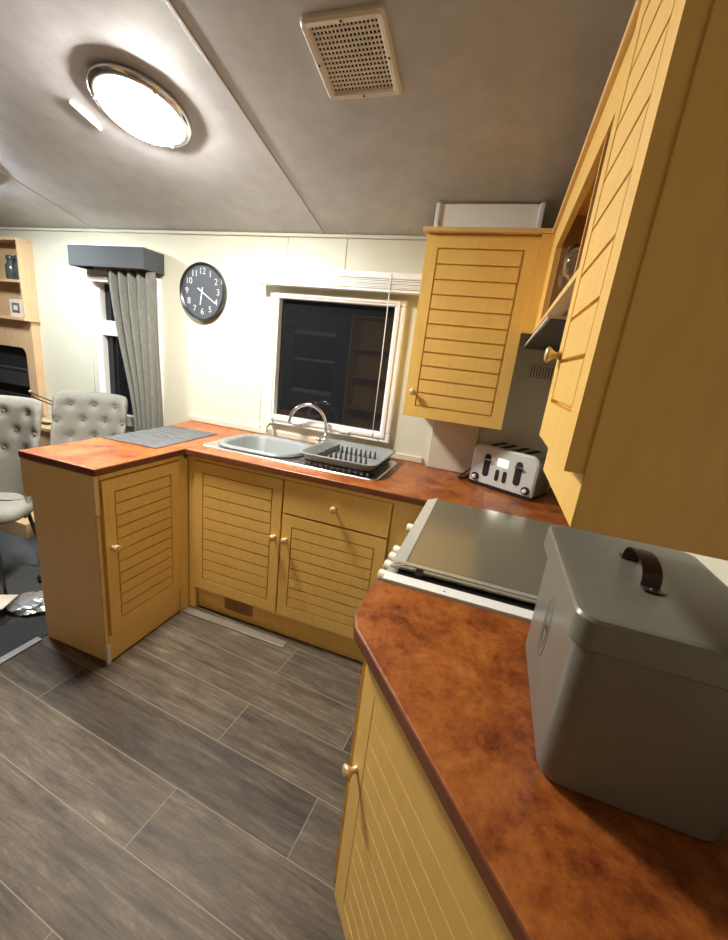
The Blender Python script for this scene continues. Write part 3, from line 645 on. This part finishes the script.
g = G(); g.tube([(-1.915,-0.062,0.90),(-1.80,-0.10,0.895),(-1.62,-0.115,0.875),(-1.5,-0.11,0.845)], 0.004, 8); g.tube([(-1.905,-0.062,0.872),(-1.80,-0.10,0.868),(-1.62,-0.115,0.850),(-1.5,-0.11,0.820)], 0.004, 8); obj('fender_rail', g, 'black', fu, smooth=True)
g = G(); g.sphere((-1.915,-0.064,0.905), 0.011); obj('rail_knob', g, 'brass', fu, smooth=True)
for i, (x, l, m_) in enumerate(((-1.90,'dark glass jar on the upper shelf, nearest its right end','grey_dark'),(-1.985,'dark glass jar on the upper shelf, second from its right end','grey_dark'))):
    g = G(); g.lathe([(0.028,0),(0.033,0.01),(0.034,0.09),(0.022,0.11),(0.022,0.13),(0.027,0.135),(0.024,0.155),(0.003,0.16)], (x,-0.052,1.6725)); tag(obj('glass_jar', g, mat('smoked_glass_%d'%i,(0.05,0.06,0.06),0.1), smooth=True, root=(x,-0.052,1.6725)), l, 'jar')
pf = thing('picture_block', 'pale square photo frame propped on the lower shelf', 'picture frame', (-1.945,-0.05,1.4255))
g = G(); g.box(-2.01,-1.885,-0.075,-0.055,1.4255,1.545); obj('frame_block', g, 'paper', pf, bev=0.003)
g = G(); g.box(-1.985,-1.91,-0.0765,-0.075,1.455,1.520); obj('picture', g, mat('dark_print',(0.12,0.10,0.09),0.5), pf)
g = G(); g.box(-1.968,-1.928,-0.078,-0.0765,1.472,1.504); obj('picture_centre', g, 'paper', pf)
lc = thing('side_cabinet', 'low pale beech cabinet against the wall behind the tufted chairs', 'cabinet', (-1.6,-0.15,0.11))
g = G(); g.box(-1.83,-1.42,-0.26,-0.001,0.111,0.70); obj('carcass', g, 'wood_left', lc)
g = G(); g.box(-1.83,-1.40,-0.275,-0.001,0.700,0.722); obj('top', g, 'wood_left', lc, bev=0.003)
g = G(Matrix.Translation((-1.60,-0.20,0.7225)) @ Matrix.Rotation(0.2,4,'Z')); g.box(-0.05,0.05,-0.018,0.018,0,0.014); tag(obj('remote_control', g, 'black', bev=0.003, root=(-1.6,-0.2,0.7225)), 'small black remote control on the low beech cabinet', 'remote')
# ------------------------------------------------------------------ tufted chairs
def chair(label, loc, rz):
    r = thing('tufted_chair', label, 'chair', (0,0,0), 'tufted chairs behind the peninsula')
    # local: faces +x, seat top 0.48
    buttons = [(-0.13,0.80),(0,0.80),(0.13,0.80),(-0.065,0.70),(0.065,0.70),(-0.19,0.70),(0.19,0.70),(-0.13,0.60),(0,0.60),(0.13,0.60)]
    buttons = [(u*1.0, v+0.12) for u, v in buttons]
    NU, NV = 44, 44; g = G(); ft, bk = [], []
    for j in range(NV+1):
        v = j/NV; z = 0.40+0.60*v
        half = 0.190 + 0.022*math.sin(min(1,v*1.1)*PI*0.5) - (0.012*((v-0.93)/0.07)**2 if v > 0.93 else 0)
        rf, rbk = [], []
        for i in range(NU+1):
            u = -1+2*i/NU; y = u*half
            zz = z - (0.010*abs(u)**6 if v > 0.85 else 0)
            x = -0.185 - 0.10*v + 0.15*(abs(u)**3)*(1-0.75*v) + 0.03*u*u
            d = 0.0
            for bu, bv in buttons:
                q2 = (y-bu)**2+(zz-bv)**2; d += 0.020*math.exp(-q2/0.00055) + 0.006*math.exp(-q2/0.004)
            ed = (1-min(1,(1-abs(u))/0.12))**2 + (1-min(1,(1-v)/0.10))**2
            rf.append((x+0.035-d-0.030*min(1,ed), y, zz)); rbk.append((x-0.035+0.015*min(1,ed), y, zz))
        ft.append([g.v(p) for p in rf]); bk.append([g.v(p) for p in rbk])
    for S in (ft, bk):
        for j in range(NV):
            for i in range(NU): g.face([S[j][i],S[j][i+1],S[j+1][i+1],S[j+1][i]])
    for j in range(NV):
        for i in (0, NU): g.face([ft[j][i],ft[j+1][i],bk[j+1][i],bk[j][i]])
    for i in range(NU):
        for j in (0, NV): g.face([ft[j][i],ft[j][i+1],bk[j][i+1],bk[j][i]])
    br = obj('backrest', g, 'fabric', r, smooth=True)
    for bu, bv in buttons:
        g = G(); u = bu/0.21; v = (bv-0.40)/0.60; x = -0.185-0.10*v+0.15*(abs(u)**3)*(1-0.75*v)+0.03*u*u+0.035-0.024
        g.sphere((x, bu, bv), 0.011, 8, (0.6,1,1)); obj('button', g, 'button', br, smooth=True)
    g = G()
    def sr(d, z): return rrect(-0.19-d, 0.135+d, -0.205-d, 0.205+d, 0.08, z, 6)
    g.loft([sr(-0.04,0.415), sr(-0.006,0.419), sr(0.0,0.430), sr(0.002,0.45), sr(-0.006,0.470), sr(-0.03,0.482), sr(-0.09,0.488)]); obj('seat', g, 'fabric', r, smooth=True)
    for sx, sy in ((0.14,0.13),(0.14,-0.13),(-0.12,0.13),(-0.12,-0.13)):
        g = G(); g.tube([(sx,sy,0.417),(sx*1.45,sy*1.4,0.0045)], [0.011,0.006], 10); obj('leg', g, 'black', r, smooth=True)
    r.location = loc; r.rotation_euler = (0,0,rz)
    return r
chair('tufted grey dining chair nearest the frame edge, in front of fireplace', (-1.025,-0.905,0), math.radians(-60))
chair('tufted grey dining chair between the curtain and the fireplace wall', (-0.995,-0.390,0), math.radians(-58))
# ------------------------------------------------------------------ clutter on carpet
def blob(name, c, s, m, label, cat, amp=0.35, fr=9):
    bm = bmesh.new(); bmesh.ops.create_icosphere(bm, subdivisions=4, radius=1)
    for v in bm.verts:
        nn = noise.noise(v.co*1.7+Vector(c)*9)+0.6*noise.noise(v.co*4+Vector(c)*fr)
        v.co *= 1+amp*nn; v.co.z = max(v.co.z, -0.8)
        v.co = Vector((v.co.x*s[0], v.co.y*s[1], (v.co.z+0.8)*s[2]))+Vector(c)
    g = G(); g.bm.free(); g.bm = bm; return tag(obj(name, g, m, root=c), label, cat)
blob('foil_bag', (-0.665,-0.93,0.005), (0.10,0.09,0.025), 'foil', 'crumpled silver foil bag on the dark carpet beside peninsula', 'bag')
blob('black_bag', (-0.74,-0.72,0.005), (0.16,0.075,0.022), 'black_matt', 'crumpled black bag on the carpet behind the foil bag', 'bag')
bx_ = thing('cardboard_box', 'small brown cardboard box at the left edge on the carpet', 'box', (-0.80,-1.05,0.0045))
g = G(Matrix.Translation((-0.82,-1.10,0.0045)) @ Matrix.Rotation(0.5,4,'Z')); g.box(-0.09,0.09,-0.06,0.06,0,0.07); obj('box_body', g, 'card', bx_)
g = G(Matrix.Translation((-0.82,-1.10,0.0745)) @ Matrix.Rotation(0.5,4,'Z')); g.box(-0.09,0.16,-0.06,0.06,0,0.003); obj('flap', g, 'paper', bx_)
g = G(); g.tube([(-0.70,-0.58,0.01),(-0.80,-0.62,0.012),(-0.90,-0.66,0.02),(-0.89,-0.61,0.025),(-0.74,-0.54,0.015)], 0.005, 8); tag(obj('wire_loop', g, 'chrome', smooth=True, root=(-0.8,-0.6,0.01)), 'bent shiny wire handle on the carpet near the bags', 'wire')
# ------------------------------------------------------------------ room behind the camera, seen mirrored in the window
su = thing('shelf_unit', 'tall beech shelf unit on the far side, mirrored in the window', 'shelf', (-0.25,-3.5,0))
g = G(); g.box(-0.72,-0.70,-3.69,-3.35,0,2.0); g.box(0.18,0.20,-3.69,-3.35,0,2.0); g.box(-0.70,0.18,-3.69,-3.67,0,2.0); g.box(-0.70,0.18,-3.67,-3.35,1.98,2.0); obj('case', g, 'wood', su)
for z in (0.02, 0.7, 1.15, 1.55):
    g = G(); g.box(-0.70,0.18,-3.67,-3.36,z,z+0.02); obj('shelf', g, 'wood', su)
for i, (xa, xb) in enumerate(((-2.15,-1.75),(-1.05,-0.80))):
    g = G(); P = [[(xa+(xb-xa)*k/40, WF+0.07+0.02*math.sin(k*1.3), z) for k in range(41)] for z in (0.5,1.8)]
    V = [[g.v(p) for p in r] for r in P]
    for k in range(40): g.face([V[0][k],V[0][k+1],V[1][k+1],V[1][k]])
    o = obj('curtain', g, 'curtain', smooth=True, root=(xa,WF+0.07,0.5)); s_ = o.modifiers.new('s','SOLIDIFY'); s_.thickness = 0.004
    tag(o, ('grey curtain left' if i == 0 else 'grey curtain right')+' of the window behind the camera', 'curtain')

# ------------------------------------------------------------------ world, camera, view
w = bpy.data.worlds.new('night'); bpy.context.scene.world = w; w.use_nodes = True
w.node_tree.nodes['Background'].inputs[0].default_value = (0.01,0.012,0.018,1); w.node_tree.nodes['Background'].inputs[1].default_value = 0.3
cd = bpy.data.cameras.new('camera'); co = bpy.data.objects.new('camera', cd); C.objects.link(co)
R = [[0.9406839990308155, 0.3201535718976902, 0.11231787199080785], [0.18856553819936192, -0.2181226458639454, -0.957530965120657], [-0.28205788726957803, 0.9219133374468895, -0.2655544133814146]]
r, d, f = Vector(R[0]), Vector(R[1]), Vector(R[2])
m = Matrix((r, -d, -f)).transposed().to_4x4(); m.translation = Vector((1.372,-2.104,1.41)); co.matrix_world = m
cd.sensor_fit = 'HORIZONTAL'; cd.sensor_width = 36; cd.lens = 392.566*36/728; cd.shift_x = (364-363.12)/728; cd.shift_y = -(470-468.8)/728; cd.clip_start = 0.02
sc = bpy.context.scene; sc.camera = co
sc.view_settings.view_transform = 'Standard'; sc.view_settings.look = 'None'; sc.view_settings.exposure = 2.25; sc.view_settings.gamma = 1; sc.view_settings.use_curve_mapping = False
